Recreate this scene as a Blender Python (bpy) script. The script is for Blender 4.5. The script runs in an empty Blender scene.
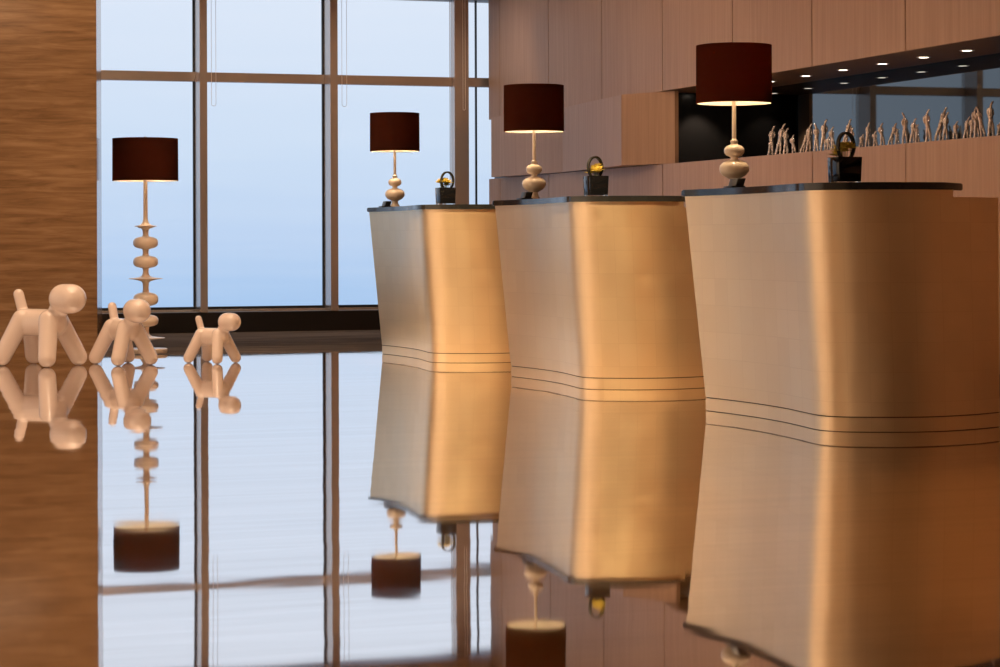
import bpy, bmesh, math, random
from mathutils import Vector, Matrix

random.seed(7)
SC = bpy.context.scene
COL = SC.collection
PI = math.pi

# ------------------------------------------------------------------ camera
F = 2250.0           # focal length in pixels of the 1000 px wide frame
HY = 240.0           # row of the horizon
ROLL = 0.0035
EYE = 0.84


def at(px, py, d):
    """World point seen at pixel (px, py) at distance d in front of the lens."""
    x, y = px - 500.0, py - HY
    x0, y0 = x - ROLL * y, y + ROLL * x
    return Vector((x0 / F * d, d, EYE - y0 / F * d))


cam_data = bpy.data.cameras.new('camera')
cam = bpy.data.objects.new('camera', cam_data)
COL.objects.link(cam)
cam.matrix_world = Matrix.Translation((0, 0, EYE)) @ Matrix.Rotation(PI / 2, 4, 'X') @ Matrix.Rotation(-ROLL, 4, 'Z')
cam_data.sensor_width = 36
cam_data.lens = 36 * F / 1000
cam_data.shift_y = -(333.5 - HY) / 1000
cam_data.clip_end = 500
SC.camera = cam

# the room's own axes: U runs along the row of desks towards the lens, V across it
TH = math.radians(18.5)
SN, CS = math.sin(TH), math.cos(TH)
U = Vector((SN, -CS, 0))
V = Vector((CS, SN, 0))
RZ = math.atan2(V.y, V.x)          # turn that lays local x on V
WALL = Vector((2.84, 12.8, 0))     # a point of the panelled wall; t runs to the window


def wp(t, v, z=0.0):
    """t metres along the panelled wall towards the window, v metres into the wall."""
    p = WALL - U * t + V * v
    return Vector((p.x, p.y, z))


def wall_t(px, v=0.0):
    u = (px - 500.0) / F
    a = WALL + V * v
    return (a.x - u * a.y) / (SN + u * CS)


CORNER_T = 9.2
WIN0 = wp(CORNER_T, 0)


def wn(s, w, z=0.0):
    """s metres along the window wall from the corner (leftwards), w metres outwards."""
    p = WIN0 - V * s - U * w
    return Vector((p.x, p.y, z))


def win_s(px, w=0.0):
    u = (px - 500.0) / F
    a = WIN0 - U * w
    return (u * a.y - a.x) / (-CS + u * SN)


# ------------------------------------------------------------------ helpers
def tag(o, label=None, cat=None, group=None, kind=None):
    if label: o['label'] = label
    if cat: o['category'] = cat
    if group: o['group'] = group
    if kind: o['kind'] = kind
    return o


def empty(name, loc, rz=0.0):
    o = bpy.data.objects.new(name, None)
    o.empty_display_size = .1
    COL.objects.link(o)
    o.location = loc
    o.rotation_euler = (0, 0, rz)
    return o


def obj(name, bm, mat, parent=None, smooth=True, angle=35):
    bmesh.ops.recalc_face_normals(bm, faces=bm.faces)
    me = bpy.data.meshes.new(name)
    bm.to_mesh(me)
    bm.free()
    if mat: me.materials.append(mat)
    if smooth:
        for p in me.polygons: p.use_smooth = True
        me.set_sharp_from_angle(angle=math.radians(angle))
    o = bpy.data.objects.new(name, me)
    COL.objects.link(o)
    if parent: o.parent = parent
    return o


def copy_tree(o, parent=None):
    c = o.copy()
    COL.objects.link(c)
    if parent: c.parent = parent
    for ch in list(o.children): copy_tree(ch, c)
    return c


def box(bm, lo, hi, bev=0.0, seg=2):
    r = bmesh.ops.create_cube(bm, size=1.0)
    vs = r['verts']
    for v in vs:
        v.co = Vector([lo[i] + (v.co[i] + .5) * (hi[i] - lo[i]) for i in range(3)])
    if bev > 0:
        es = list({e for v in vs for e in v.link_edges})
        bmesh.ops.bevel(bm, geom=es, offset=bev, segments=seg, affect='EDGES', profile=.5)
    return bm


def poly_prism(bm, pts, z0, z1):
    """upright prism over a plan polygon (pts: 2D)"""
    n = len(pts)
    a = [bm.verts.new((p[0], p[1], z0)) for p in pts]
    b = [bm.verts.new((p[0], p[1], z1)) for p in pts]
    for i in range(n):
        j = (i + 1) % n
        bm.faces.new((a[i], a[j], b[j], b[i]))
    bm.faces.new(a[::-1])
    bm.faces.new(b)
    return bm


def wprism(bm, quad, z0, z1):
    return poly_prism(bm, [(p.x, p.y) for p in quad], z0, z1)


def wbox(bm, t0, t1, v0, v1, z0, z1):
    return wprism(bm, [wp(t0, v0), wp(t1, v0), wp(t1, v1), wp(t0, v1)], z0, z1)


def nbox(bm, s0, s1, w0, w1, z0, z1):
    return wprism(bm, [wn(s0, w0), wn(s1, w0), wn(s1, w1), wn(s0, w1)], z0, z1)


def lathe(bm, prof, seg=40, cx=0, cy=0, close=True):
    rings = []
    for r, z in prof:
        if r < 1e-5:
            rings.append([bm.verts.new((cx, cy, z))])
        else:
            rings.append([bm.verts.new((cx + r * math.cos(2 * PI * k / seg), cy + r * math.sin(2 * PI * k / seg), z)) for k in range(seg)])
    for a, b in zip(rings, rings[1:]):
        for k in range(seg):
            j = (k + 1) % seg
            if len(a) == 1 and len(b) == 1: continue
            if len(a) == 1: bm.faces.new((a[0], b[j], b[k]))
            elif len(b) == 1: bm.faces.new((a[k], a[j], b[0]))
            else: bm.faces.new((a[k], a[j], b[j], b[k]))
    if close:
        if len(rings[0]) > 1: bm.faces.new(rings[0][::-1])
        if len(rings[-1]) > 1: bm.faces.new(rings[-1])
    return bm


def spline(pts, n=8):
    """Catmull-Rom through points (tuples of any size)"""
    out = []
    P = [pts[0]] + list(pts) + [pts[-1]]
    for i in range(1, len(P) - 2):
        p0, p1, p2, p3 = P[i - 1], P[i], P[i + 1], P[i + 2]
        for k in range(n):
            t = k / n
            out.append(tuple(.5 * (2 * b + (c - a) * t + (2 * a - 5 * b + 4 * c - d) * t * t + (3 * b - a - 3 * c + d) * t ** 3)
                             for a, b, c, d in zip(p0, p1, p2, p3)))
    out.append(tuple(pts[-1]))
    return out


def tube(bm, path, rad, seg=10, closed=False):
    """tube along 3D points; rad a number or one per point"""
    pts = [Vector(p) for p in path]
    n = len(pts)
    R = [rad] * n if not isinstance(rad, (list, tuple)) else list(rad)
    rings = []
    ref = None
    for i, p in enumerate(pts):
        if closed: d = pts[(i + 1) % n] - pts[i - 1]
        else: d = pts[min(i + 1, n - 1)] - pts[max(i - 1, 0)]
        d.normalize()
        if ref is None:
            ref = Vector((0, 0, 1)) if abs(d.z) < .9 else Vector((1, 0, 0))
        a = (ref - d * ref.dot(d)).normalized()
        ref = a
        b = d.cross(a)
        rings.append([bm.verts.new(p + (a * math.cos(2 * PI * k / seg) + b * math.sin(2 * PI * k / seg)) * R[i]) for k in range(seg)])
    m = n if closed else n - 1
    for i in range(m):
        a, b = rings[i], rings[(i + 1) % n]
        for k in range(seg):
            j = (k + 1) % seg
            bm.faces.new((a[k], a[j], b[j], b[k]))
    if not closed:
        bm.faces.new(rings[0][::-1])
        bm.faces.new(rings[-1])
    return bm


def capsule(bm, a, b, r, r2=None, seg=24, cap=6):
    """round-ended rod from a to b"""
    a, b = Vector(a), Vector(b)
    r2 = r if r2 is None else r2
    d = (b - a).normalized()
    path, rad = [], []
    for k in range(cap + 1):
        q = PI / 2 * k / cap
        path.append(a - d * (r * math.cos(q))); rad.append(max(r * math.sin(q), 1e-4))
    for k in range(cap + 1):
        q = PI / 2 * (1 - k / cap)
        path.append(b + d * (r2 * math.cos(q))); rad.append(max(r2 * math.sin(q), 1e-4))
    ref = Vector((0, 0, 1)) if abs(d.z) < .9 else Vector((1, 0, 0))
    u = (ref - d * ref.dot(d)).normalized(); w = d.cross(u)
    rings = [[bm.verts.new(p + (u * math.cos(2 * PI * k / seg) + w * math.sin(2 * PI * k / seg)) * q) for k in range(seg)] for p, q in zip(path, rad)]
    for x, y in zip(rings, rings[1:]):
        for k in range(seg):
            j = (k + 1) % seg
            bm.faces.new((x[k], x[j], y[j], y[k]))
    bm.faces.new(rings[0][::-1]); bm.faces.new(rings[-1])
    return bm


# ------------------------------------------------------------------ materials
def mat_new(name):
    m = bpy.data.materials.new(name)
    m.use_nodes = True
    nt = m.node_tree
    return m, nt, nt.nodes['Principled BSDF']


def pbr(name, col, rough=.5, metal=0.0, **kw):
    m, nt, p = mat_new(name)
    p.inputs['Base Color'].default_value = (*col, 1)
    p.inputs['Roughness'].default_value = rough
    p.inputs['Metallic'].default_value = metal
    for k, v in kw.items():
        p.inputs[k.replace('_', ' ')].default_value = v
    return m


def streaks(name, c0, c1, c2, scale, rough=.4, detail=6, coords='Object', dist=.4, bump=0.0, rot=0.0, ramp=(.3, .5, .72), **kw):
    """stretched noise: veins or grain (scale: per axis)"""
    m, nt, p = mat_new(name)
    N, L = nt.nodes, nt.links
    tc = N.new('ShaderNodeTexCoord')
    mp0 = N.new('ShaderNodeMapping'); mp0.inputs['Rotation'].default_value = (0, 0, rot)
    mp = N.new('ShaderNodeMapping')
    mp.inputs['Scale'].default_value = scale
    nz = N.new('ShaderNodeTexNoise')
    nz.inputs['Scale'].default_value = 1.0; nz.inputs['Detail'].default_value = detail
    nz.inputs['Roughness'].default_value = .62; nz.inputs['Distortion'].default_value = dist
    rp = N.new('ShaderNodeValToRGB')
    e = rp.color_ramp.elements
    e[0].position = ramp[0]; e[0].color = (*c0, 1)
    e[1].position = ramp[2]; e[1].color = (*c2, 1)
    k = e.new(ramp[1]); k.color = (*c1, 1)
    L.new(tc.outputs[coords], mp0.inputs[0]); L.new(mp0.outputs[0], mp.inputs[0])
    L.new(mp.outputs[0], nz.inputs['Vector']); L.new(nz.outputs['Fac'], rp.inputs[0])
    L.new(rp.outputs[0], p.inputs['Base Color'])
    p.inputs['Roughness'].default_value = rough
    for kk, v in kw.items(): p.inputs[kk.replace('_', ' ')].default_value = v
    if bump:
        b = N.new('ShaderNodeBump'); b.inputs['Strength'].default_value = bump; b.inputs['Distance'].default_value = .003
        L.new(nz.outputs['Fac'], b.inputs['Height']); L.new(b.outputs[0], p.inputs['Normal'])
    return m


def make_floor_mat():
    m, nt, p = mat_new('polished_honey_stone')
    N, L = nt.nodes, nt.links
    N.remove(p)
    out = N['Material Output']
    tc = N.new('ShaderNodeTexCoord')
    rt = N.new('ShaderNodeMapping'); rt.inputs['Rotation'].default_value = (0, 0, -RZ)
    L.new(tc.outputs['Object'], rt.inputs[0])
    mp = N.new('ShaderNodeMapping'); mp.inputs['Scale'].default_value = (.55, 7.0, 1)
    nz = N.new('ShaderNodeTexNoise'); nz.inputs['Scale'].default_value = 1.0; nz.inputs['Detail'].default_value = 7
    nz.inputs['Roughness'].default_value = .65; nz.inputs['Distortion'].default_value = .5
    rp = N.new('ShaderNodeValToRGB'); e = rp.color_ramp.elements
    e[0].position = .3; e[0].color = (.13, .05, .011, 1)
    e[1].position = .72; e[1].color = (.34, .16, .045, 1)
    k = e.new(.5); k.color = (.22, .095, .022, 1)
    L.new(rt.outputs[0], mp.inputs[0]); L.new(mp.outputs[0], nz.inputs['Vector']); L.new(nz.outputs['Fac'], rp.inputs[0])
    # large slabs, a hair different from each other, with tight joints
    br = N.new('ShaderNodeTexBrick'); br.offset = .5
    br.inputs['Color1'].default_value = (.92, .92, .92, 1); br.inputs['Color2'].default_value = (1.05, 1.05, 1.05, 1)
    br.inputs['Mortar'].default_value = (.6, .6, .6, 1)
    br.inputs['Scale'].default_value = 1.0; br.inputs['Mortar Size'].default_value = .003
    br.inputs['Brick Width'].default_value = 1.8; br.inputs['Row Height'].default_value = 1.2
    L.new(rt.outputs[0], br.inputs['Vector'])
    mx = N.new('ShaderNodeMix'); mx.data_type = 'RGBA'; mx.blend_type = 'MULTIPLY'; mx.inputs[0].default_value = 1.0
    L.new(rp.outputs[0], mx.inputs[6]); L.new(br.outputs['Color'], mx.inputs[7])
    df = N.new('ShaderNodeBsdfDiffuse'); L.new(mx.outputs[2], df.inputs['Color'])
    gl = N.new('ShaderNodeBsdfGlossy'); gl.distribution = 'GGX'
    gl.inputs['Color'].default_value = (.98, .985, 1.0, 1); gl.inputs['Roughness'].default_value = FLOOR_ROUGH
    # the faint waviness of ground and polished slabs
    wv = N.new('ShaderNodeTexNoise'); wv.inputs['Scale'].default_value = 1.6; wv.inputs['Detail'].default_value = 2
    L.new(rt.outputs[0], wv.inputs['Vector'])
    bp = N.new('ShaderNodeBump'); bp.inputs['Strength'].default_value = .06; bp.inputs['Distance'].default_value = .012
    L.new(wv.outputs['Fac'], bp.inputs['Height'])
    L.new(bp.outputs[0], gl.inputs['Normal'])
    lw = N.new('ShaderNodeLayerWeight'); lw.inputs['Blend'].default_value = .5      # facing = 1 - cos
    pw = N.new('ShaderNodeMath'); pw.operation = 'POWER'; pw.inputs[1].default_value = 5
    L.new(lw.outputs['Facing'], pw.inputs[0])
    fr = N.new('ShaderNodeMapRange')
    vr = N.new('ShaderNodeMapRange'); vr.inputs['From Min'].default_value = .3; vr.inputs['From Max'].default_value = .7
    vr.inputs['To Min'].default_value = FLOOR_R0 - .07; vr.inputs['To Max'].default_value = FLOOR_R0 + .07   # veins polish unevenly
    L.new(nz.outputs['Fac'], vr.inputs[0]); L.new(vr.outputs[0], fr.inputs['To Min'])
    fr.inputs['To Max'].default_value = 1.0
    L.new(pw.outputs[0], fr.inputs[0])
    ms = N.new('ShaderNodeMixShader')
    L.new(fr.outputs[0], ms.inputs[0]); L.new(df.outputs[0], ms.inputs[1]); L.new(gl.outputs[0], ms.inputs[2])
    L.new(ms.outputs[0], out.inputs['Surface'])
    return m


def make_gold():
    """metal leaf laid in squares"""
    m, nt, p = mat_new('champagne_gold_leaf')
    N, L = nt.nodes, nt.links
    tc = N.new('ShaderNodeTexCoord')
    sp = N.new('ShaderNodeSeparateXYZ'); L.new(tc.outputs['Object'], sp.inputs[0])
    ad = N.new('ShaderNodeMath'); ad.operation = 'SUBTRACT'
    L.new(sp.outputs['X'], ad.inputs[0]); L.new(sp.outputs['Y'], ad.inputs[1])
    cb = N.new('ShaderNodeCombineXYZ'); L.new(ad.outputs[0], cb.inputs[0]); L.new(sp.outputs['Z'], cb.inputs[1])
    br = N.new('ShaderNodeTexBrick'); br.offset = 0.0
    br.inputs['Scale'].default_value = 1; br.inputs['Brick Width'].default_value = .13; br.inputs['Row Height'].default_value = .13
    br.inputs['Mortar Size'].default_value = .0016
    br.inputs['Color1'].default_value = (.83, .63, .405, 1); br.inputs['Color2'].default_value = (.86, .66, .43, 1)
    br.inputs['Mortar'].default_value = (.80, .60, .38, 1)
    L.new(cb.outputs[0], br.inputs['Vector'])
    L.new(br.outputs['Color'], p.inputs['Base Color'])
    nz = N.new('ShaderNodeTexNoise'); nz.inputs['Scale'].default_value = 9; nz.inputs['Detail'].default_value = 4
    L.new(tc.outputs['Object'], nz.inputs['Vector'])
    mr = N.new('ShaderNodeMapRange'); mr.inputs['To Min'].default_value = .34; mr.inputs['To Max'].default_value = .46
    L.new(nz.outputs['Fac'], mr.inputs[0]); L.new(mr.outputs[0], p.inputs['Roughness'])
    p.inputs['Metallic'].default_value = 1.0
    return m


def make_shade_mat():
    m, nt, p = mat_new('burgundy_silk')
    N, L = nt.nodes, nt.links
    N.remove(p)
    out = N['Material Output']
    tc = N.new('ShaderNodeTexCoord')
    wv = N.new('ShaderNodeTexNoise'); wv.inputs['Scale'].default_value = 60
    L.new(tc.outputs['Object'], wv.inputs['Vector'])
    rp = N.new('ShaderNodeValToRGB'); e = rp.color_ramp.elements
    e[0].color = (.055, .017, .010, 1); e[1].color = (.075, .023, .014, 1)
    L.new(wv.outputs['Fac'], rp.inputs[0])
    df = N.new('ShaderNodeBsdfDiffuse'); L.new(rp.outputs[0], df.inputs[0])
    tr = N.new('ShaderNodeBsdfTranslucent'); tr.inputs[0].default_value = (.34, .105, .028, 1)
    ms = N.new('ShaderNodeMixShader'); ms.inputs[0].default_value = .5
    L.new(df.outputs[0], ms.inputs[1]); L.new(tr.outputs[0], ms.inputs[2])
    L.new(ms.outputs[0], out.inputs[0])
    return m


def make_lining():
    m, nt, p = mat_new('cream_shade_lining')
    N, L = nt.nodes, nt.links
    N.remove(p)
    df = N.new('ShaderNodeBsdfDiffuse'); df.inputs[0].default_value = (.85, .78, .66, 1)
    tr = N.new('ShaderNodeBsdfTranslucent'); tr.inputs[0].default_value = (.85, .75, .6, 1)
    ms = N.new('ShaderNodeMixShader'); ms.inputs[0].default_value = .3
    L.new(df.outputs[0], ms.inputs[1]); L.new(tr.outputs[0], ms.inputs[2])
    L.new(ms.outputs[0], N['Material Output'].inputs[0])
    return m


def make_glass():
    m, nt, p = mat_new('window_glass')
    N, L = nt.nodes, nt.links
    N.remove(p)
    out = N['Material Output']
    t = N.new('ShaderNodeBsdfTransparent'); t.inputs[0].default_value = (.985, .99, .99, 1)
    g = N.new('ShaderNodeBsdfGlossy'); g.inputs['Roughness'].default_value = 0.0
    f = N.new('ShaderNodeFresnel'); f.inputs['IOR'].default_value = 1.18
    ms = N.new('ShaderNodeMixShader')
    L.new(f.outputs[0], ms.inputs[0]); L.new(t.outputs[0], ms.inputs[1]); L.new(g.outputs[0], ms.inputs[2])
    L.new(ms.outputs[0], out.inputs[0])
    return m


def emis(name, col, strength):
    m, nt, p = mat_new(name)
    p.inputs['Base Color'].default_value = (*col, 1)
    p.inputs['Emission Color'].default_value = (*col, 1)
    p.inputs['Emission Strength'].default_value = strength
    return m


FLOOR_ROUGH = .028
FLOOR_R0 = .73
WARM = (1.0, .71, .46)
M = {}
M['floor'] = make_floor_mat()
M['gold'] = make_gold()
M['shade'] = make_shade_mat()
M['glass'] = make_glass()
M['lining'] = make_lining()
M['dark_floor'] = streaks('dark_stone_band', (.045, .037, .034), (.115, .095, .087), (.19, .157, .143), (.9, 16, 1), rough=.7, Specular_IOR_Level=0.0, rot=-RZ)
M['pier'] = streaks('brown_striated_stone', (.13, .068, .031), (.22, .122, .06), (.31, .188, .10), (2.4, 2.4, 26), rough=.12, detail=9, dist=.5, ramp=(.28, .52, .76))
M['wood'] = streaks('pinkish_oak_veneer', (.40, .235, .145), (.45, .27, .17), (.50, .31, .20), (38, 38, 1.2), rough=.5, dist=.1)
M['plaster'] = pbr('warm_plaster', (.55, .42, .30), .9)
M['cream_wall'] = pbr('cream_wall', (.78, .68, .56), .9)
M['carpet_wall'] = pbr('dark_wall', (.25, .16, .1), .8)
M['mullion'] = pbr('taupe_satin_aluminium', (.56, .47, .42), .24, .6)
M['gasket'] = pbr('black_rubber', (.006, .006, .007), .5)
M['sill'] = pbr('black_stone_sill', (.012, .009, .008), .3)
M['rail'] = pbr('pale_metal_rail', (.8, .8, .82), .2, .8)
M['dark_mirror'] = pbr('smoked_mirror', (.105, .115, .12), .02, 1.0)
M['niche_black'] = pbr('black_niche_lining', (.012, .011, .011), .25)
M['soffit'] = pbr('dark_brown_soffit', (.14, .07, .04), .5)
M['base'] = pbr('black_baseboard', (.02, .015, .012), .4)
M['slab'] = streaks('black_veined_marble', (.008, .008, .009), (.012, .012, .012), (.045, .04, .034), (7, 7, 9), rough=.12, dist=2.0, ramp=(.3, .62, .85))
M['cream'] = pbr('cream_lacquer', (.84, .71, .56), .3, Coat_Weight=.4, Coat_Roughness=.1)
M['ivory'] = pbr('ivory_lacquer', (.80, .65, .53), .3, Coat_Weight=.4, Coat_Roughness=.1)
M['puppy'] = pbr('white_gloss_plastic', (.74, .60, .53), .22, Coat_Weight=.5, Coat_Roughness=.05)
M['groove_and_shade'] = pbr('dark_joint_and_shade', (.11, .06, .03), .6)
M['vase'] = pbr('black_glass', (.004, .004, .005), .05, Specular_IOR_Level=.3)
M['clear'] = pbr('clear_glass', (.95, .97, .98), .02, Transmission_Weight=1.0, IOR=1.45)
M['petal'] = pbr('yellow_petal', (.50, .37, .05), .6)
M['leaf'] = pbr('dark_leaf', (.016, .015, .010), .4, Specular_IOR_Level=.25)
M['leaf_green'] = pbr('green_leaf', (.12, .15, .03), .5)
M['figure'] = streaks('hammered_silver_bronze', (.45, .33, .27), (.88, .78, .71), (.97, .93, .90), (50, 50, 50), rough=.14, detail=3, bump=1.0, Metallic=1.0)
M['black_plastic'] = pbr('black_plastic', (.012, .012, .013), .35)
M['paper'] = pbr('cream_card', (.75, .62, .48), .7)
M['steel'] = pbr('brushed_steel', (.6, .6, .62), .3, 1.0)
M['bulb'] = emis('lamp_bulb', (1.0, .72, .42), 14)
M['led'] = emis('spot_lens', (1.0, .86, .68), 9)
M['cord'] = pbr('white_cord', (.9, .88, .86), .6)

# ------------------------------------------------------------------ the setting
def struct(o):
    o['kind'] = 'structure'
    return o


CEIL = 3.75
WIN_TOP = 3.15
# polished floor up to the dark band before the window
e0 = at(167, 354.8, 1)                               # edge of the band on the floor plane
def ground(px, py):
    q = at(px, py, 1.0)
    k = EYE / (EYE - q.z)
    return Vector((q.x * k, q.y * k, 0))
edge_pt = ground(200, 354.4)
edge_w = -(WIN0 - edge_pt).dot(-U)                   # how far in front of the window wall (negative = into the room)
bm = bmesh.new()
nbox(bm, -4, 14, edge_w, -26, -.12, 0)
struct(obj('floor', bm, M['floor'], smooth=False))
bm = bmesh.new()
nbox(bm, -4, 14, .4, edge_w, -.12, 0)
struct(obj('floor_window_band', bm, M['dark_floor'], smooth=False))
bm = bmesh.new()
nbox(bm, -4, 14, .4, -26, CEIL, CEIL + .15)
struct(obj('ceiling', bm, M['plaster'], smooth=False))
bm = bmesh.new()
nbox(bm, -4, 14, -25.6, -26, 0, CEIL)
struct(obj('wall_back', bm, M['carpet_wall'], smooth=False))
bm = bmesh.new()
nbox(bm, 11.5, 11.8, .4, -26, 0, CEIL)
struct(obj('wall_far_left', bm, M['cream_wall'], smooth=False))

# left: a pier of horizontally veined stone with a polished edge
PD = 15.85
fr = at(97.0, 240, PD); bk = at(101.8, 240, PD + .6)
pts = [(fr.x, fr.y), (bk.x, bk.y), (bk.x - .95 * CS, bk.y - .95 * SN + .3), (fr.x - .95, fr.y - .2)]
bm = bmesh.new()
poly_prism(bm, pts, 0, CEIL)
es = [e for e in bm.edges if abs(e.verts[0].co.z - e.verts[1].co.z) > 1]
bmesh.ops.bevel(bm, geom=es, offset=.006, segments=2, affect='EDGES')
struct(obj('wall_left', bm, M['pier'], smooth=False))

# window wall -----------------------------------------------------
GW = .26                                              # glass lies this far behind the mullion fronts
SILL_Z = .185
bm = bmesh.new()
nbox(bm, -.4, 12, 0, .40, 0, SILL_Z)
struct(obj('window_sill', bm, M['sill'], smooth=False))
bm = bmesh.new()
nbox(bm, -.4, 12, 0, .40, WIN_TOP, CEIL)
struct(obj('wall_window_head', bm, M['wood'], smooth=False))

m1 = (win_s(207.7), win_s(200.3))
m2 = (win_s(338.3), win_s(330.9))
col_ = (win_s(469.3, .14), win_s(455.2, .14))
step = m1[1] - m2[1]
lefts = [(m1[0] + step * k, m1[1] + step * k) for k in range(1, 7)]
TR0 = EYE + 1.478
TR1 = TR0 + .088


def mullion(name, s0, s1):
    bm = bmesh.new()
    nbox(bm, s0, s1, 0, GW + .05, SILL_Z, WIN_TOP)
    o = struct(obj(name, bm, M['mullion'], smooth=False))
    bm = bmesh.new()
    nbox(bm, s1 - .001, s1 + .013, GW - .006, GW + .03, SILL_Z, WIN_TOP)
    obj('gasket', bm, M['gasket'], o, smooth=False)
    return o


trim = 1
for a in [m2, m1] + lefts:
    mullion('trim_%d' % trim, *a); trim += 1
bm = bmesh.new()
nbox(bm, col_[0], col_[1], .14, GW + .05, SILL_Z, WIN_TOP)
struct(obj('trim_%d' % trim, bm, M['mullion'], smooth=False)); trim += 1

bays = [(col_[1], m2[0]), (m2[1], m1[0])] + [(a, b) for a, b in zip([m1[1]] + [q[1] for q in lefts], [q[0] for q in lefts])]
bays = [(-.32, col_[0])] + bays
for i, (s0, s1) in enumerate(bays):
    s0 += .001; s1 -= .001
    bm = bmesh.new()
    nbox(bm, s0, s1, GW - .035, GW + .03, TR0, TR1)                 # transom
    w = struct(obj('window_%d' % (i + 1), bm, M['mullion'], smooth=False))
    for z0, z1 in ((SILL_Z + .03, TR0), (TR1, WIN_TOP)):
        bm = bmesh.new()
        nbox(bm, s0, s1, GW, GW + .012, z0, z1)
        obj('pane', bm, M['glass'], w, smooth=False)
    bm = bmesh.new()
    nbox(bm, s0, s1, GW - .06, GW + .03, SILL_Z, SILL_Z + .022)
    obj('bottom_rail', bm, M['rail'], w, smooth=False)
    bm = bmesh.new()
    nbox(bm, s0, s1, GW - .012, GW - .001, SILL_Z + .022, SILL_Z + .045)
    obj('gasket', bm, M['gasket'], w, smooth=False)
    if i == 0:
        bm = bmesh.new()
        g0 = win_s(476.6, GW); g1 = win_s(475.2, GW)
        nbox(bm, g0, g1, GW - .03, GW - .002, SILL_Z + .045, TR0)
        nbox(bm, g0, g1, GW - .03, GW - .002, TR1, WIN_TOP)
        obj('gasket', bm, M['gasket'], w, smooth=False)

# panelled wall on the right -----------------------------------------
NZ0, NZ1 = 1.425, 1.995
ND = .65
seams = [wall_t(p) for p in (906, 812.6, 733, 663, 602.3, 549, 500.3)]
dt = (seams[6] - seams[0]) / 6
edges = [seams[0] - dt * k for k in range(14, 0, -1)] + seams + [CORNER_T + .08]
lb = [-16.0] + edges
TC = wall_t(675.5, .06)
TE = 5.12                                             # where the niche ends and the folded panels start
wallr = empty('wall_right', wp(2, 0))
struct(wallr)


def wchild(name, bm, mat, smooth=False):
    o = obj(name, bm, mat, smooth=smooth)
    o.parent = wallr
    o.matrix_parent_inverse = Matrix.Translation(-wallr.location)
    o['kind'] = 'structure'
    return o


G = .0065
bm = bmesh.new()
for a, b in zip(edges, edges[1:]):
    wbox(bm, a + G, b - G, 0, .03, NZ1, CEIL)
wchild('upper_panels', bm, M['wood'])
bm = bmesh.new()
for a, b in zip(edges, edges[1:]):
    wbox(bm, a + G, b - G, 0, .03, .065, NZ0)
wchild('lower_panels', bm, M['wood'])
bm = bmesh.new()
wbox(bm, edges[0], CORNER_T, .03, .06, .0, NZ0)
wbox(bm, edges[0], CORNER_T, .03, .06, NZ1 + .01, CEIL)
wbox(bm, edges[0], CORNER_T, .06, .66, NZ0 - .05, NZ0 - .012)
wbox(bm, edges[0], CORNER_T, .70, .80, 0, CEIL)
wchild('panel_backing', bm, M['base'])
bm = bmesh.new()
wbox(bm, edges[0], CORNER_T, .012, .03, 0, .065)
wchild('baseboard', bm, M['base'])
bm = bmesh.new()
wbox(bm, edges[0], TE + .1, .031, ND + .04, NZ0 - .012, NZ0)
wchild('niche_ledge', bm, M['niche_black'])
bm = bmesh.new()
wbox(bm, edges[0], TE + .1, .031, ND + .04, NZ1, NZ1 + .01)
wchild('niche_soffit', bm, M['soffit'])
bm = bmesh.new()
wbox(bm, edges[0], TE + .1, ND, ND + .02, NZ0, NZ1)
wchild('niche_mirror', bm, M['dark_mirror'])
bm = bmesh.new()
wbox(bm, TE, TE + .02, .07, ND, NZ0, NZ1)
wbox(bm, TE, CORNER_T, .03, .06, NZ0 - .02, NZ1 + .02)
wchild('niche_end', bm, M['niche_black'])

# folded panels left of the niche (plan corners: t, v)
fold = [(TC, .06), (wall_t(622, -.16), -.16), (wall_t(562.5, -.015), -.015), (wall_t(491.5, -.14), -.14)]
for k in range(3):
    (t0, v0), (t1, v1) = fold[k], fold[k + 1]
    bm = bmesh.new()
    g = .003
    q = [wp(t0 + g, v0), wp(t1 - g, v1), wp(t1 - g, v1 + .3 if k == 2 else .02 + max(v1, 0)), wp(t0 + g, .02 + max(v0, 0) + (.01 if k == 0 else 0))]
    if k == 2: q[2] = wp(t1, .02)
    wprism(bm, q, NZ0 + .004, NZ1 - .004)
    wchild('folded_panel', bm, M['wood'])

# ------------------------------------------------------------------ spot lights in the niche
def downlight(name, p, r=.044):
    o = empty(name, p)
    bm = bmesh.new()
    lathe(bm, [(r * .72, 0), (r * .72, -.004), (r, -.004), (r * 1.05, 0)], 24, close=False)
    obj('trim_ring', bm, M['steel'], o)
    bm = bmesh.new()
    lathe(bm, [(0, -.0022), (r * .72, -.0022), (r * .72, -.0005), (0, -.0005)], 24, close=False)
    obj('lens', bm, M['led'], o)
    return o


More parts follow.
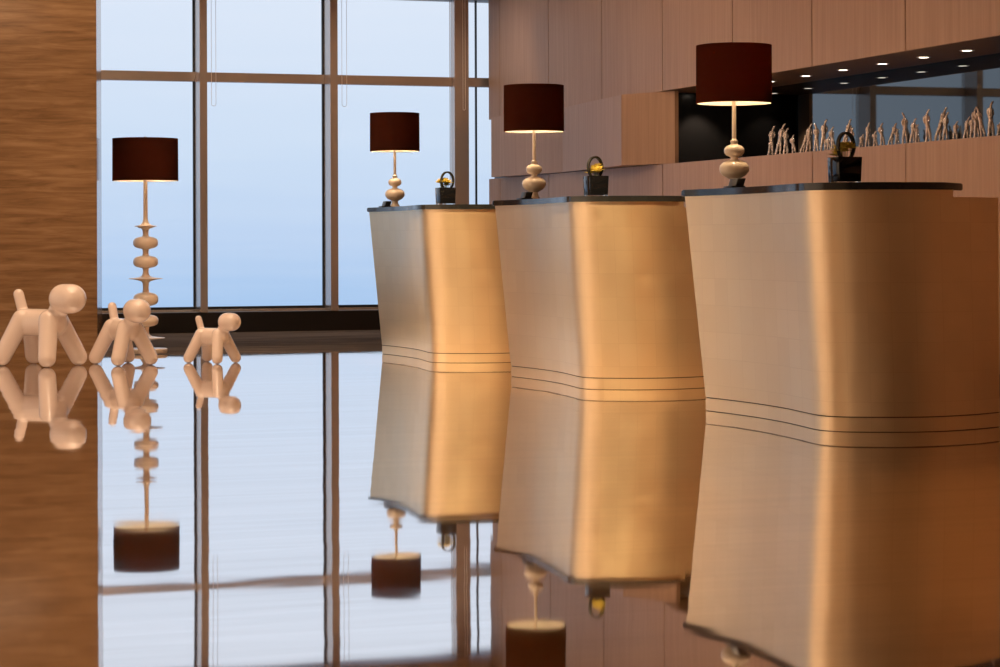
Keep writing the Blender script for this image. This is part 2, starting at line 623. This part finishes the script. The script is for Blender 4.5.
ORD = ['first', 'second', 'third', 'fourth', 'fifth', 'sixth', 'seventh', 'eighth', 'ninth', 'tenth', 'eleventh', 'twelfth', 'thirteenth',
       'fourteenth', 'fifteenth', 'sixteenth', 'seventeenth', 'eighteenth', 'nineteenth', 'twentieth', 'twenty-first', 'twenty-second',
       'twenty-third', 'twenty-fourth', 'twenty-fifth', 'twenty-sixth', 'twenty-seventh', 'twenty-eighth', 'twenty-ninth', 'thirtieth',
       'thirty-first', 'thirty-second', 'thirty-third']
dl = None
tl = [.95 + .53 * k + .006 * k * k for k in range(8)]
for i, t in enumerate(tl):
    if dl is None:
        o = dl = downlight('downlight', wp(t, .35, NZ1))
    else:
        o = copy_tree(dl); o.location = wp(t, .35, NZ1)
    nm = ['rightmost recessed spotlight in the dark niche ceiling, above the tallest silver figures'] + \
         ['small round recessed spotlight in the niche ceiling, %s from the right' % ORD[k] for k in range(1, 8)]
    if i == 7: nm[7] = 'leftmost recessed spotlight in the niche ceiling, beside the folded wood panels'
    tag(o, nm[i], 'spotlight', 'recessed spotlights in the niche')
    l = bpy.data.lights.new('niche_spot', 'SPOT')
    l.energy = 18; l.color = (1, .80, .60); l.spot_size = math.radians(95); l.spot_blend = .5; l.shadow_soft_size = .02
    lo = bpy.data.objects.new('niche_spot_light', l); COL.objects.link(lo)
    lo.location = wp(t, .35, NZ1 - .01)

# ------------------------------------------------------------------ reception desks
TOPZ = 1.083
SLAB = .032
BZ = TOPZ - SLAB
PL = .062
BOT = [(0.0, 0.0), (.18, .03), (.45, .055), (.75, .055), (1.0, .03), (1.16, .012), (1.25, .02), (1.315, .06), (1.365, .13), (1.43, .28), (1.455, .45), (1.42, .645), (1.34, .835)]
TOP = [(-.075, -.075), (.12, -.045), (.40, -.02), (.75, -.025), (1.03, -.05), (1.22, -.07), (1.32, -.05), (1.395, .005), (1.45, .09), (1.495, .22), (1.51, .40), (1.465, .63), (1.35, .825)]
SB = spline(BOT, 10)
ST = spline(TOP, 10)


def loc(u, v):
    """plan point of a desk -> its local x, y (x along V, y against U)"""
    return (v, -u)


def make_desk():
    root = empty('reception_desk', (0, 0, 0), RZ)
    K = 10 * 10 + 5                                     # the gold front ends here, the lower rear wing follows
    rows = 24

    def skin(i0, i1, ztop):
        bm = bmesh.new()
        grid = []
        for r in range(rows + 1):
            f = r / rows
            z = PL + .0055 + (ztop - PL - .0055) * f
            g = (z - PL) / (BZ - PL)
            row = []
            for i in range(i0, i1 + 1):
                b, t = SB[i], ST[i]
                u = b[0] + (t[0] - b[0]) * g; v = b[1] + (t[1] - b[1]) * g
                x, y = loc(u, v)
                row.append(bm.verts.new((x, y, z)))
            grid.append(row)
        for a, b in zip(grid, grid[1:]):
            for i in range(len(a) - 1):
                bm.faces.new((a[i], a[i + 1], b[i + 1], b[i]))
        # close at the back to give the carcass its depth
        return bm, grid

    def backed(i0, i1, ztop, backs):
        bm, grid = skin(i0, i1, ztop)
        cols = []
        for (u, v) in backs:
            cols.append([bm.verts.new((*loc(u, v), g[0].co.z)) for g in grid])
        first = [g[-1] for g in grid]
        prev = first
        for c in cols:
            for k in range(rows): bm.faces.new((prev[k], c[k], c[k + 1], prev[k + 1]))
            prev = c
        last = [g[0] for g in grid]
        for k in range(rows): bm.faces.new((prev[k], last[k], last[k + 1], prev[k + 1]))
        for r in (0, rows):
            f = bm.faces.new(grid[r] + [c[r] for c in cols])
        return bm

    obj('body', backed(0, K, BZ, [(1.25, .62), (.02, .64)]), M['gold'], root, angle=40)
    obj('rear_wing', backed(K, len(SB) - 1, 1.02, [(1.22, .88), (.1, .88), (.1, .655), (1.24, .65)]), M['gold'], root, angle=40)
    # plinth below a shadow joint
    bm = bmesh.new()
    pl = [loc(*p) for p in SB] + [loc(1.22, .88), loc(.05, .88)]
    poly_prism(bm, pl, .0025, PL)
    obj('plinth', bm, M['gold'], root, angle=40)
    # dark joint slightly inside
    bm = bmesh.new()
    inn = []
    for i, p in enumerate(SB):
        a = SB[max(i - 1, 0)]; b = SB[min(i + 1, len(SB) - 1)]
        du, dv = b[0] - a[0], b[1] - a[1]; q = math.hypot(du, dv)
        inn.append(loc(p[0] - dv / q * .006 + (.006 if i == 0 else 0), p[1] + du / q * .006))
    poly_prism(bm, inn + [loc(1.22, .87), loc(.06, .87)], PL - .001, PL + .008)
    poly_prism(bm, inn + [loc(1.22, .87), loc(.06, .87)], 0, .004)  # dark strip at the floor stands in for the contact shadow
    obj('joint_and_shade', bm, M['groove_and_shade'], root, smooth=False)
    # black marble top
    bm = bmesh.new()
    out = []
    for i in range(0, K - 1):
        p = ST[i]
        a = ST[max(i - 1, 0)]; b = ST[min(i + 1, len(ST) - 1)]
        du, dv = b[0] - a[0], b[1] - a[1]; q = math.hypot(du, dv)
        out.append(loc(p[0] + dv / q * .014 - (.014 if i == 0 else 0), p[1] - du / q * .014))
    poly_prism(bm, out + [loc(1.36, .64), loc(-.02, .68)], BZ, TOPZ)
    es = [e for e in bm.edges if abs(e.verts[0].co.z - e.verts[1].co.z) < 1e-5 and len(e.link_faces) == 2]
    bmesh.ops.bevel(bm, geom=es, offset=.004, segments=2, affect='EDGES')
    obj('countertop', bm, M['slab'], root, angle=40)
    return root


DESK = [Vector((-.875, 16.64, 0)), Vector((.065, 13.83, 0)), Vector((1.005, 11.02, 0))]
dk = make_desk()
dl_ = ['farthest gold reception desk, nearest the tall window', 'middle gold reception desk between the other two desks',
       'nearest gold reception desk, largest looking, at the right edge of the photo']
for i, p in enumerate(DESK):
    o = dk if i == 0 else copy_tree(dk)
    o.location = p
    tag(o, dl_[i], 'reception desk', 'gold reception desks')


def on_desk(i, u, v, z=TOPZ):
    p = DESK[i] + U * u + V * v
    return Vector((p.x, p.y, z))


# ------------------------------------------------------------------ table lamps
def lamp_light(p, energy, r=.036):
    l = bpy.data.lights.new('lamp_bulb', 'POINT')
    l.energy = energy; l.color = (1, .73, .45); l.shadow_soft_size = r
    o = bpy.data.objects.new('lamp_bulb_light', l); COL.objects.link(o)
    o.location = p


def drum(root, r, z0, z1):
    sh = obj('lamp_shade', lathe(bmesh.new(), [(r, z0), (r * .995, z1), (r * .995 - .003, z1), (r - .003, z0), (r, z0)], 64, close=False), M['shade'], root, angle=50)
    obj('shade_lining', lathe(bmesh.new(), [(r - .0035, z0 + .001), (r * .995 - .0035, z1 - .001), (r * .995 - .0045, z1 - .001), (r - .0045, z0 + .001)], 64, close=False), M['lining'], sh, angle=50)
    # top ring with three spokes carrying the shade
    bm = bmesh.new()
    zc = z1 - .03
    for k in range(3):
        q = 2 * PI * k / 3 + .4
        tube(bm, [(0, 0, zc), ((r - .004) * math.cos(q), (r - .004) * math.sin(q), zc)], .0025, 8)
    obj('shade_spider', bm, M['steel'], sh)
    return sh


def make_table_lamp():
    root = empty('table_lamp', (0, 0, 0))
    prof = [(0, 0), (.040, 0), (.041, .006), (.033, .016), (.024, .032), (.024, .048), (.034, .054), (.056, .066), (.070, .083), (.0735, .099), (.070, .115), (.056, .130), (.034, .139), (.0195, .144),
            (.0175, .153), (.022, .158), (.038, .164), (.047, .175), (.0495, .187), (.047, .199), (.036, .210), (.021, .216), (.0165, .219), (.0165, .226), (.0185, .229), (.0185, .236), (.012, .240), (.0105, .245)]
    obj('turned_base', lathe(bmesh.new(), prof, 48), M['cream'], root, angle=50)
    obj('stem', lathe(bmesh.new(), [(.0105, .245), (.0095, .50), (0, .50)], 24), M['cream'], root)
    obj('bulb', lathe(bmesh.new(), [(0, .500), (.013, .502), (.014, .532), (.024, .552), (.029, .570), (.022, .590), (0, .598)], 24), M['bulb'], root)
    drum(root, .184, .416, .698)
    return root


tlp = make_table_lamp()
lamp_px = [395.0, 534.4, 734.6]
names = ['far', 'middle', 'near']
lab = ['cream table lamp with burgundy shade on the farthest gold desk, before the window',
       'cream table lamp with burgundy shade on the middle gold desk, before the wood wall',
       'largest looking cream table lamp with burgundy drum shade, on the nearest gold desk']
for i in range(3):
    # slide across the desk until the lamp stands where it is seen
    best = min(((abs(500 + F * on_desk(i, u / 200, .10).x / on_desk(i, u / 200, .10).y - lamp_px[i]), u / 200) for u in range(-20, 80)))
    o = tlp if i == 0 else copy_tree(tlp)
    o.location = on_desk(i, best[1], .10)
    tag(o, lab[i], 'table lamp', 'table lamps on the desks')
    lamp_light(o.location + Vector((0, 0, .566)), 24.0)
    print('lamp', i, best)

# ------------------------------------------------------------------ floor lamp
FD = 16.9
fl = empty('floor_lamp', (at(145.6, 240, FD).x + .0, FD, 0))
tag(fl, 'tall ivory floor lamp with turned column and burgundy drum shade before the window', 'floor lamp')
k_ = FD / F


def fz(y): return EYE + (241.25 - y) * k_


def fr_(w): return w / 2 * k_


bm = bmesh.new()
lathe(bm, [(0, 0), (.156, 0), (.16, .006), (.16, .030), (.154, .036), (0, .037)], 56)
obj('base_plate', bm, M['ivory'], fl, angle=40)
def bulge(yc, h=5.7, w=25.0):
    return [(fr_(w * q), fz(yc + h * k)) for k, q in ((1.12, .27), (.98, .56), (.86, .74), (.66, .89), (.36, .98), (0, 1.0), (-.36, .98), (-.66, .89), (-.86, .74), (-.98, .56), (-1.12, .27))]


def disc(yc, w, rise):
    return [(fr_(6.4), fz(yc + rise)), (fr_(8.5), fz(yc + rise * .62)), (fr_(16), fz(yc + rise * .36)), (fr_(w * .7), fz(yc + .8)), (fr_(w * .97), fz(yc + .35)), (fr_(w), fz(yc)), (fr_(w * .97), fz(yc - .35)),
            (fr_(w * .66), fz(yc - .8)), (fr_(13), fz(yc - rise * .36)), (fr_(8.5), fz(yc - rise * .62)), (fr_(6.4), fz(yc - rise))]


prof = [(0, fz(347.8)), (fr_(15), fz(347.8)), (fr_(10), fz(346)), (fr_(8.5), fz(344.5))] + disc(338, 38, 4.8) + [(fr_(5.8), fz(330))] + bulge(320.6, 5.6) + [(fr_(5.8), fz(310.2))] + \
    bulge(299.2, 6.3) + [(fr_(5.6), fz(288))] + disc(278.6, 34, 4.6) + [(fr_(5.6), fz(271))] + bulge(261.8) + [(fr_(5.6), fz(252.2))] + bulge(242.7) + [(fr_(5.6), fz(234))] + \
    disc(226.2, 22, 3.8)[:8] + [(fr_(9), fz(224.4)), (fr_(6), fz(222)), (fr_(4.6), fz(219)), (0, fz(219))]
obj('turned_column', lathe(bmesh.new(), prof, 48), M['ivory'], fl, angle=55)
obj('stem', lathe(bmesh.new(), [(fr_(4.6), fz(219)), (fr_(4), fz(170)), (0, fz(170))], 24), M['ivory'], fl)
obj('bulb', lathe(bmesh.new(), [(0, fz(170)), (.013, fz(169.8)), (.014, fz(166.6)), (.025, fz(164)), (.028, fz(162.5)), (.02, fz(160.5)), (0, fz(159.8))], 24), M['bulb'], fl)
sh = drum(fl, fr_(65.4), fz(181), fz(138.6))
obj('finial', lathe(bmesh.new(), [(0, fz(142.5)), (.006, fz(142.4)), (.006, fz(138.5)), (.012, fz(137.6)), (.010, fz(136.6)), (0, fz(136.2))], 16), M['steel'], sh)
bm = bmesh.new(); tube(bm, [(0, 0, fz(157)), (0, 0, fz(142.4))], .004, 8); obj('harp', bm, M['steel'], sh)
lamp_light(fl.location + Vector((0, 0, fz(163))), 15.0)

# ------------------------------------------------------------------ puppies
def make_puppy():
    bm = bmesh.new()
    r = .060
    for sx in (-1, 1):
        for sy in (-1, 1):
            capsule(bm, (sx * .125, sy * .045, .315), (sx * .208, sy * .149, r), r + .006, r)
    capsule(bm, (-.125, 0, .292), (.13, 0, .292), .093)
    capsule(bm, (.14, 0, .335), (.20, 0, .42), .062, .07)
    capsule(bm, (.218, 0, .455), (.288, 0, .455), .100)
    capsule(bm, (-.15, 0, .34), (-.20, 0, .482), .037)
    tmp = obj('tmp', bm, None)
    md = tmp.modifiers.new('r', 'REMESH'); md.mode = 'VOXEL'; md.voxel_size = .0065; md.use_smooth_shade = True
    sm = tmp.modifiers.new('s', 'SMOOTH'); sm.factor = .5; sm.iterations = 14
    dg = bpy.context.evaluated_depsgraph_get()
    me = bpy.data.meshes.new_from_object(tmp.evaluated_get(dg))
    bpy.data.objects.remove(tmp)
    lo = min(v.co.z for v in me.vertices)
    for v in me.vertices: v.co.z -= lo
    for p in me.polygons: p.use_smooth = True
    me.materials.clear(); me.materials.append(M['puppy'])
    me.name = 'puppy_figure'
    o = bpy.data.objects.new('puppy_figure', me)
    COL.objects.link(o)
    return o


pp = make_puppy()
hh = max(v.co.z for v in pp.data.vertices)
for i, (px, d, h, lbl) in enumerate([(40.0, 15.25, .555, 'largest glossy white abstract toy dog, before the brown stone wall'),
                                     (123.0, 15.35, .452, 'middle sized glossy white abstract toy dog, in front of the floor lamp'),
                                     (212.0, 15.5, .348, 'smallest glossy white abstract toy dog, alone in front of the window')]):
    o = pp if i == 0 else pp.copy()
    if i: COL.objects.link(o)
    o.scale = (h / hh,) * 3
    o.rotation_euler = (0, 0, math.radians([-33, -54, -35][i]))
    o.location = (at(px, 300, d).x, d, 0)
    tag(o, lbl, 'dog sculpture', 'white toy dogs')

# ------------------------------------------------------------------ vases with flowers
def make_vase(seed, fx, hx):
    rnd = random.Random(seed)
    root = empty('flower_vase', (0, 0, 0), RZ)
    a, h = .058, .122
    bm = bmesh.new()
    box(bm, (-a, -a, .012), (a, a, h), .003)
    for v in bm.verts:
        if v.co.z < .06: v.co.x *= .94; v.co.y *= .94
    f = max((f for f in bm.faces), key=lambda f: f.calc_center_median().z)
    r = bmesh.ops.inset_region(bm, faces=[f], thickness=.006)
    for v in f.verts: v.co.z -= .035
    obj('vase', bm, M['vase'], root, angle=30)
    bm = bmesh.new(); box(bm, (-a * .94, -a * .94, 0), (a * .94, a * .94, .012), .002)
    obj('glass_foot', bm, M['clear'], root, angle=30)
    # flower heads
    for k in range(10):
        cx, cy = fx + rnd.uniform(-.033, .033), rnd.uniform(-.038, .034)
        cz = h + .046 * (1 - (math.hypot(cx - fx, cy) / .05) ** 2) + rnd.uniform(-.004, .006)
        bm = bmesh.new()
        n = 9
        for ring, (rr, tilt) in enumerate(((.034, .3), (.031, .85), (.026, 1.25))):
            for j in range(n):
                q = 2 * PI * (j + .5 * ring) / n + rnd.uniform(-.15, .15)
                L_ = rr * rnd.uniform(.85, 1.15)
                d = Vector((math.cos(q), math.sin(q), 0)); s = Vector((-d.y, d.x, 0)); up = Vector((0, 0, 1))
                c = Vector((cx, cy, cz))
                ax = d * math.cos(tilt) + up * math.sin(tilt)
                nn = ax.cross(s)
                p0 = c + s * .003; p1 = c - s * .003
                m0 = c + ax * L_ * .55 + s * .008 + nn * .002; m1 = c + ax * L_ * .55 - s * .008 + nn * .002
                tp = c + ax * L_ - nn * .003
                vv = [bm.verts.new(x) for x in (p0, m0, tp, m1, p1)]
                bm.faces.new(vv)
                vw = [bm.verts.new(x - nn * .0015) for x in (p0, m0, tp, m1, p1)]
                bm.faces.new(vw[::-1])
                for e in range(5):
                    bm.faces.new((vv[e], vv[(e + 1) % 5], vw[(e + 1) % 5], vw[e]))
        fh = obj('flower_head', bm, M['petal'], root, smooth=False)
        bm = bmesh.new(); tube(bm, [(cx * .6, cy * .6, h - .05), (cx, cy, cz)], .002, 6)
        obj('stem', bm, M['leaf_green'], fh)
    # a long leaf bent into a hoop
    bm = bmesh.new()
    C_ = Vector((hx, -.005, h + .048)); R_ = .058
    n = 40
    va, vb = [], []
    for j in range(n + 1):
        q = -PI / 2 + .35 + (2 * PI - .7) * j / n
        d = Vector((math.cos(q) * .92, .35 * math.cos(q), math.sin(q) * 1.12))
        w = .010 * (1 - .35 * abs(2 * j / n - 1))
        s = Vector((-.35, .94, 0)) * w
        p = C_ + d * R_
        ins = C_ + d * (R_ - .009)
        va.append([bm.verts.new(p + s), bm.verts.new(p - s), bm.verts.new(ins - s), bm.verts.new(ins + s)])
    for x, y in zip(va, va[1:]):
        for e in range(4): bm.faces.new((x[e], x[(e + 1) % 4], y[(e + 1) % 4], y[e]))
    bm.faces.new(va[0][::-1]); bm.faces.new(va[-1])
    obj('leaf_loop', bm, M['leaf'], root, angle=40)
    return root


vl = ['black cube vase with yellow flowers and looped leaf on the farthest desk',
      'black cube vase with yellow flowers and looped leaf on the middle desk',
      'black cube vase with looped leaf on the nearest desk, before the row of silver figures']
vp = [(445.6, .15), (596.0, .16), (845.0, .20)]
for i in range(3):
    best = min(((abs(500 + F * on_desk(i, u / 200, vp[i][1]).x / on_desk(i, u / 200, vp[i][1]).y - vp[i][0]), u / 200) for u in range(120, 270)))
    o = make_vase(3 + i, (-.012, .012, .004)[i], (.012, -.006, .004)[i])
    o.location = on_desk(i, best[1], vp[i][1])
    tag(o, vl[i], 'flower vase', 'flower vases on the desks')
    print('vase', i, best)

# ------------------------------------------------------------------ card holders by the lamps
def make_holder():
    root = empty('card_holder', (0, 0, 0), RZ)
    bm = bmesh.new(); box(bm, (-.03, -.05, 0), (.04, .05, .010), .002)
    obj('tray', bm, M['black_plastic'], root, angle=30)
    bm = bmesh.new()
    box(bm, (-.008, -.046, .009), (.034, .046, .046), .003)
    for v in bm.verts:
        if v.co.z > .02: v.co.x += .010
    obj('card_box', bm, M['black_plastic'], root, angle=30)
    return root


hd = make_holder()
hp = [(384.5, .0), (524.0, .02), (733.5, .0)]
hl = ['small black card holder left of the lamp on the farthest desk', 'small black card holder left of the lamp on the middle desk',
      'small black card holder in front of the lamp on the nearest desk']
for i in range(3):
    vv = 0.0
    best = min(((abs(500 + F * on_desk(i, u / 200, vv).x / on_desk(i, u / 200, vv).y - hp[i][0]), u / 200) for u in range(-20, 120)))
    o = hd if i == 0 else copy_tree(hd)
    o.location = on_desk(i, best[1], vv)
    tag(o, hl[i], 'card holder', 'card holders on the desks')
    print('holder', i, best)

# ------------------------------------------------------------------ figures on the ledge
def make_figure(seed):
    rnd = random.Random(seed)
    bm = bmesh.new()
    lean = rnd.uniform(-.10, .16)
    def j(s=.004): return rnd.uniform(-s, s)
    def limb(pts, rads, n=6):
        sp = spline([(*p, r) for p, r in zip(pts, rads)], n)
        tube(bm, [q[:3] for q in sp], [max(q[3] * (1 + rnd.uniform(-.13, .13)), .001) for q in sp], 9)
    hip = (lean * .35, 0, .48)
    sh = (lean * .9 + j(.02), 0, .80)
    limb([(-.050, .0, 0), (-.038 + j(), .01, .15), (-.022 + lean * .2, .0, .32), hip], [.030, .028, .036, .044])
    limb([(.048, .0, 0), (.040 + j(), -.01, .17), (.028 + lean * .2, .0, .33), hip], [.030, .028, .036, .044])
    limb([hip, (lean * .55 + j(.01), .0, .60), (lean * .7, 0, .71), sh], [.052, .050, .052, .042])
    limb([sh, (sh[0] + .012, 0, .86), (sh[0] + .03, 0, .92)], [.03, .024, .026])
    # arms folded before the chest
    limb([(sh[0] - .035, .01, .79), (sh[0] - .055, .0, .66), (sh[0] - .02, -.04, .56)], [.024, .022, .018])
    limb([(sh[0] + .035, .01, .79), (sh[0] + .055, .0, .65), (sh[0] + .02, -.04, .58)], [.024, .022, .018])
    hx = sh[0] + .04
    capsule(bm, (hx - .006, 0, .935), (hx + .010, 0, .965), .024, .021, 12, 4)
    capsule(bm, (-.060, 0, .012), (-.032, -.01, .012), .014, .012, 8, 3)
    capsule(bm, (.040, 0, .012), (.072, -.01, .012), .014, .012, 8, 3)
    lo = min(v.co.z for v in bm.verts)
    top = max(v.co.z for v in bm.verts)
    for v in bm.verts: v.co.z = (v.co.z - lo) / (top - lo)
    o = obj('silver_figure', bm, M['figure'])
    return o


proto = [make_figure(11 + k) for k in range(6)]
FIG = [(52, 357, 45), (97, 345, 76), (117, 365, 108), (145, 395, 143), (182, 378, 178), (212, 347, 203), (230, 347, 236), (265, 330, 265), (289, 400, 288), (310, 360, 306),
       (350, 330, 352), (384, 365, 386), (425, 392, 422), (448, 342, 449), (483, 378, 482), (515, 345, 512), (545, 345, 545), (573, 372, 573), (600, 303, 605),
       (641, 325, 634), (657, 352, 657), (710, 288, 703), (750, 277, 742), (781, 300, 772), (815, 338, 815), (866, 318, 858), (891, 315, 886), (908, 275, 905), (922, 280, 930), (962, 255, 965), (999, 340, 998)]
order = sorted(range(len(FIG)), key=lambda k: FIG[k][2])
used = set()
FV = .10
hs = []
for rank, k in enumerate(order):
    tx, ty, bx = FIG[k]
    px = 760 + bx / 4.1667; top_y = 40 + ty / 4.1667; tpx = 760 + tx / 4.1667
    t = wall_t(px, FV); p = wp(t, FV, NZ0)
    topz = EYE + (HY - .0035 * (px - 500) - top_y) / F * p.y
    h = max(topz - NZ0, .07)
    hs.append((rank, k, p, h, (tpx - px) / F * p.y))
for rank, k, p, h, lean in hs:
    w = rank % 6
    src = proto[w]
    if w in used:
        o = src.copy(); COL.objects.link(o)
    else:
        o = src; used.add(w)
    o.location = p
    s = max(.15, h * .9)
    o.scale = (s * 1.6, s * 1.6, h)
    o.rotation_euler = (0, max(-.22, min(.22, lean / h * .8)), math.radians(random.uniform(-25, 25)) + (PI if lean < -.005 else 0))
    size = 'tall' if h > .215 else ('short' if h < .135 else 'slender')
    place = 'on the wall ledge, %s from the left' % ORD[rank]
    if rank == len(FIG) - 1: place = 'on the wall ledge, cut off by the right edge'
    tag(o, '%s silver figure %s' % (size, place), 'figurine', 'silver figures on the ledge')

# ------------------------------------------------------------------ blind cords
def cord(px0, px1, ybot, w, lbl):
    s0, s1 = win_s(px0, w), win_s(px1, w)
    p = wn((s0 + s1) / 2, w)
    z1 = WIN_TOP - .002
    zb = EYE + (HY - ybot) / F * p.y
    hw = abs(s1 - s0) / 2
    bm = bmesh.new()
    pts = [(-hw, 0, z1), (-hw, 0, zb + hw)]
    for k in range(1, 8):
        q = PI + PI * k / 8
        pts.append((hw * math.cos(q), 0, zb + hw + hw * math.sin(q)))
    pts += [(hw, 0, zb + hw), (hw, 0, z1)]
    tube(bm, pts, .0018, 6)
    o = obj('blind_cord', bm, M['cord'])
    o.location = (p.x, p.y, 0); o.rotation_euler = (0, 0, RZ)
    tag(o, lbl, 'blind cord', 'blind cords at the window')


cord(212.0, 216.5, 105, GW - .10, 'thin white looped blind cord hanging beside the left window mullion')
cord(342.5, 347.3, 106, GW - .10, 'thin white looped blind cord hanging beside the middle window mullion')
cord(463.5, 465.8, 110, .08, 'thin white looped blind cord hanging before the wide window post')

# ------------------------------------------------------------------ light
w = bpy.data.worlds.new('hazy_sky'); SC.world = w; w.use_nodes = True
nt = w.node_tree; N, L = nt.nodes, nt.links
bg = N['Background']
tc = N.new('ShaderNodeTexCoord'); sp = N.new('ShaderNodeSeparateXYZ')
L.new(tc.outputs['Generated'], sp.inputs[0])
nz = N.new('ShaderNodeTexNoise'); mp = N.new('ShaderNodeMapping'); mp.inputs['Scale'].default_value = (9, 9, 130)
nz.inputs['Scale'].default_value = 1.0; nz.inputs['Detail'].default_value = 4
L.new(tc.outputs['Generated'], mp.inputs[0]); L.new(mp.outputs[0], nz.inputs['Vector'])
ad = N.new('ShaderNodeMath'); ad.operation = 'MULTIPLY_ADD'; ad.inputs[1].default_value = .03; ad.inputs[2].default_value = -.015
L.new(nz.outputs['Fac'], ad.inputs[0])
a2 = N.new('ShaderNodeMath'); a2.operation = 'ADD'; L.new(sp.outputs['Z'], a2.inputs[0]); L.new(ad.outputs[0], a2.inputs[1])
mr = N.new('ShaderNodeMapRange'); mr.inputs['From Min'].default_value = -.05; mr.inputs['From Max'].default_value = .20
L.new(a2.outputs[0], mr.inputs[0])
rp = N.new('ShaderNodeValToRGB'); e = rp.color_ramp.elements
def lin(c): return tuple(((x / 255 + .055) / 1.055) ** 2.4 if x > 10 else x / 255 / 12.92 for x in c)
stops = [(0.0, (164, 198, 240)), (.10, (176, 206, 243)), (.20, (194, 216, 246)), (.36, (210, 227, 249)), (.62, (224, 235, 252)), (1.0, (236, 243, 255))]
e[0].position = 0; e[0].color = (*lin(stops[0][1]), 1)
e[1].position = 1; e[1].color = (*lin(stops[-1][1]), 1)
for ps, c in stops[1:-1]:
    q = e.new(ps); q.color = (*lin(c), 1)
L.new(mr.outputs[0], rp.inputs[0]); L.new(rp.outputs[0], bg.inputs['Color'])
bg.inputs['Strength'].default_value = 1.0


def area(name, loc_, size, energy, col=WARM, rot=(0, 0, 0), size_y=None):
    l = bpy.data.lights.new(name, 'AREA'); l.energy = energy; l.color = col; l.size = size
    if size_y: l.shape = 'RECTANGLE'; l.size_y = size_y
    o = bpy.data.objects.new(name, l); COL.objects.link(o)
    o.location = loc_; o.rotation_euler = rot
    return o


def spot(name, loc_, target, energy, ang, col=WARM, soft=.08, blend=.6):
    l = bpy.data.lights.new(name, 'SPOT'); l.energy = energy; l.color = col
    l.spot_size = math.radians(ang); l.spot_blend = blend; l.shadow_soft_size = soft
    o = bpy.data.objects.new(name, l); COL.objects.link(o)
    o.location = loc_
    d = Vector(target) - Vector(loc_)
    o.rotation_euler = d.to_track_quat('-Z', 'Y').to_euler()
    return o


# unseen area lights added under the ceiling as warm lobby fill
area('added_fill_light', (-3.8, 9.0, CEIL - .03), 3, 70, rot=(0, 0, RZ))
area('added_fill_light', (-2.6, 14.8, CEIL - .03), 3, 110, rot=(0, 0, RZ))
area('added_fill_light', (-2.0, 3.0, CEIL - .03), 3, 90, rot=(0, 0, RZ))
# unseen spots added beside the row to brighten the two far desk ends
for i in (0, 1):
    p = DESK[i] + U * 3.3 - V * 1.1
    tg = DESK[i] + U * 1.4 + V * .25
    spot('unseen_spot', (p.x, p.y, CEIL - .03), (tg.x, tg.y, .5), 3000, 28, (1, .71, .37))
# added spots on the far left wall, whose bounce brightens the desks
for k in range(-2, 5):
    a_ = wn(9.9, -(4.6 + 1.6 * k), CEIL - .03); b_ = wn(11.5, -(4.6 + 1.6 * k), 1.3)
    spot('added_wall_spot', tuple(a_), tuple(b_), 420, 75, (1, .86, .75), soft=.1)
# downlights along the window
for k in range(4):
    a_ = wn(.7 + 1.15 * k, -1.5, CEIL - .03); b_ = wn(.7 + 1.15 * k, -.1, 1.2)
    spot('unseen_spot', tuple(a_), tuple(b_), 55, 80)
# an unseen spot added to brighten the floor before the nearest desk
spot('unseen_spot', (1.9, 6.6, CEIL - .03), (1.8, 6.4, 0), 900, 62)
# unseen spots added to lift the panelled wall near the window
for t_ in (4.6, 6.4, 8.2):
    a_ = wp(t_, -1.3, CEIL - .03); b_ = wp(t_, 0, 2.2)
    spot('added_wall_spot', tuple(a_), tuple(b_), 30, 85, (1, .80, .64), soft=.15)
# unseen spots added to light the toy dogs and the stone wall
spot('unseen_spot', (-2.2, 13.0, CEIL - .03), (-2.7, 15.6, .3), 80, 50)
spot('unseen_spot', (-2.4, 13.6, CEIL - .03), (-2.85, 15.8, .1), 130, 40)

# ------------------------------------------------------------------ colour management
vs = SC.view_settings
SC.display_settings.display_device = 'sRGB'
vs.view_transform = 'Standard'
vs.look = 'None'
vs.exposure = 0.0
vs.gamma = 1.0
vs.use_curve_mapping = False
cy = SC.cycles
cy.use_denoising = True
try: cy.denoiser = 'OPENIMAGEDENOISE'
except Exception: pass
cy.max_bounces = 10; cy.glossy_bounces = 6; cy.diffuse_bounces = 4; cy.transmission_bounces = 6; cy.transparent_max_bounces = 8
cy.sample_clamp_indirect = 6.0
cy.blur_glossy = .3
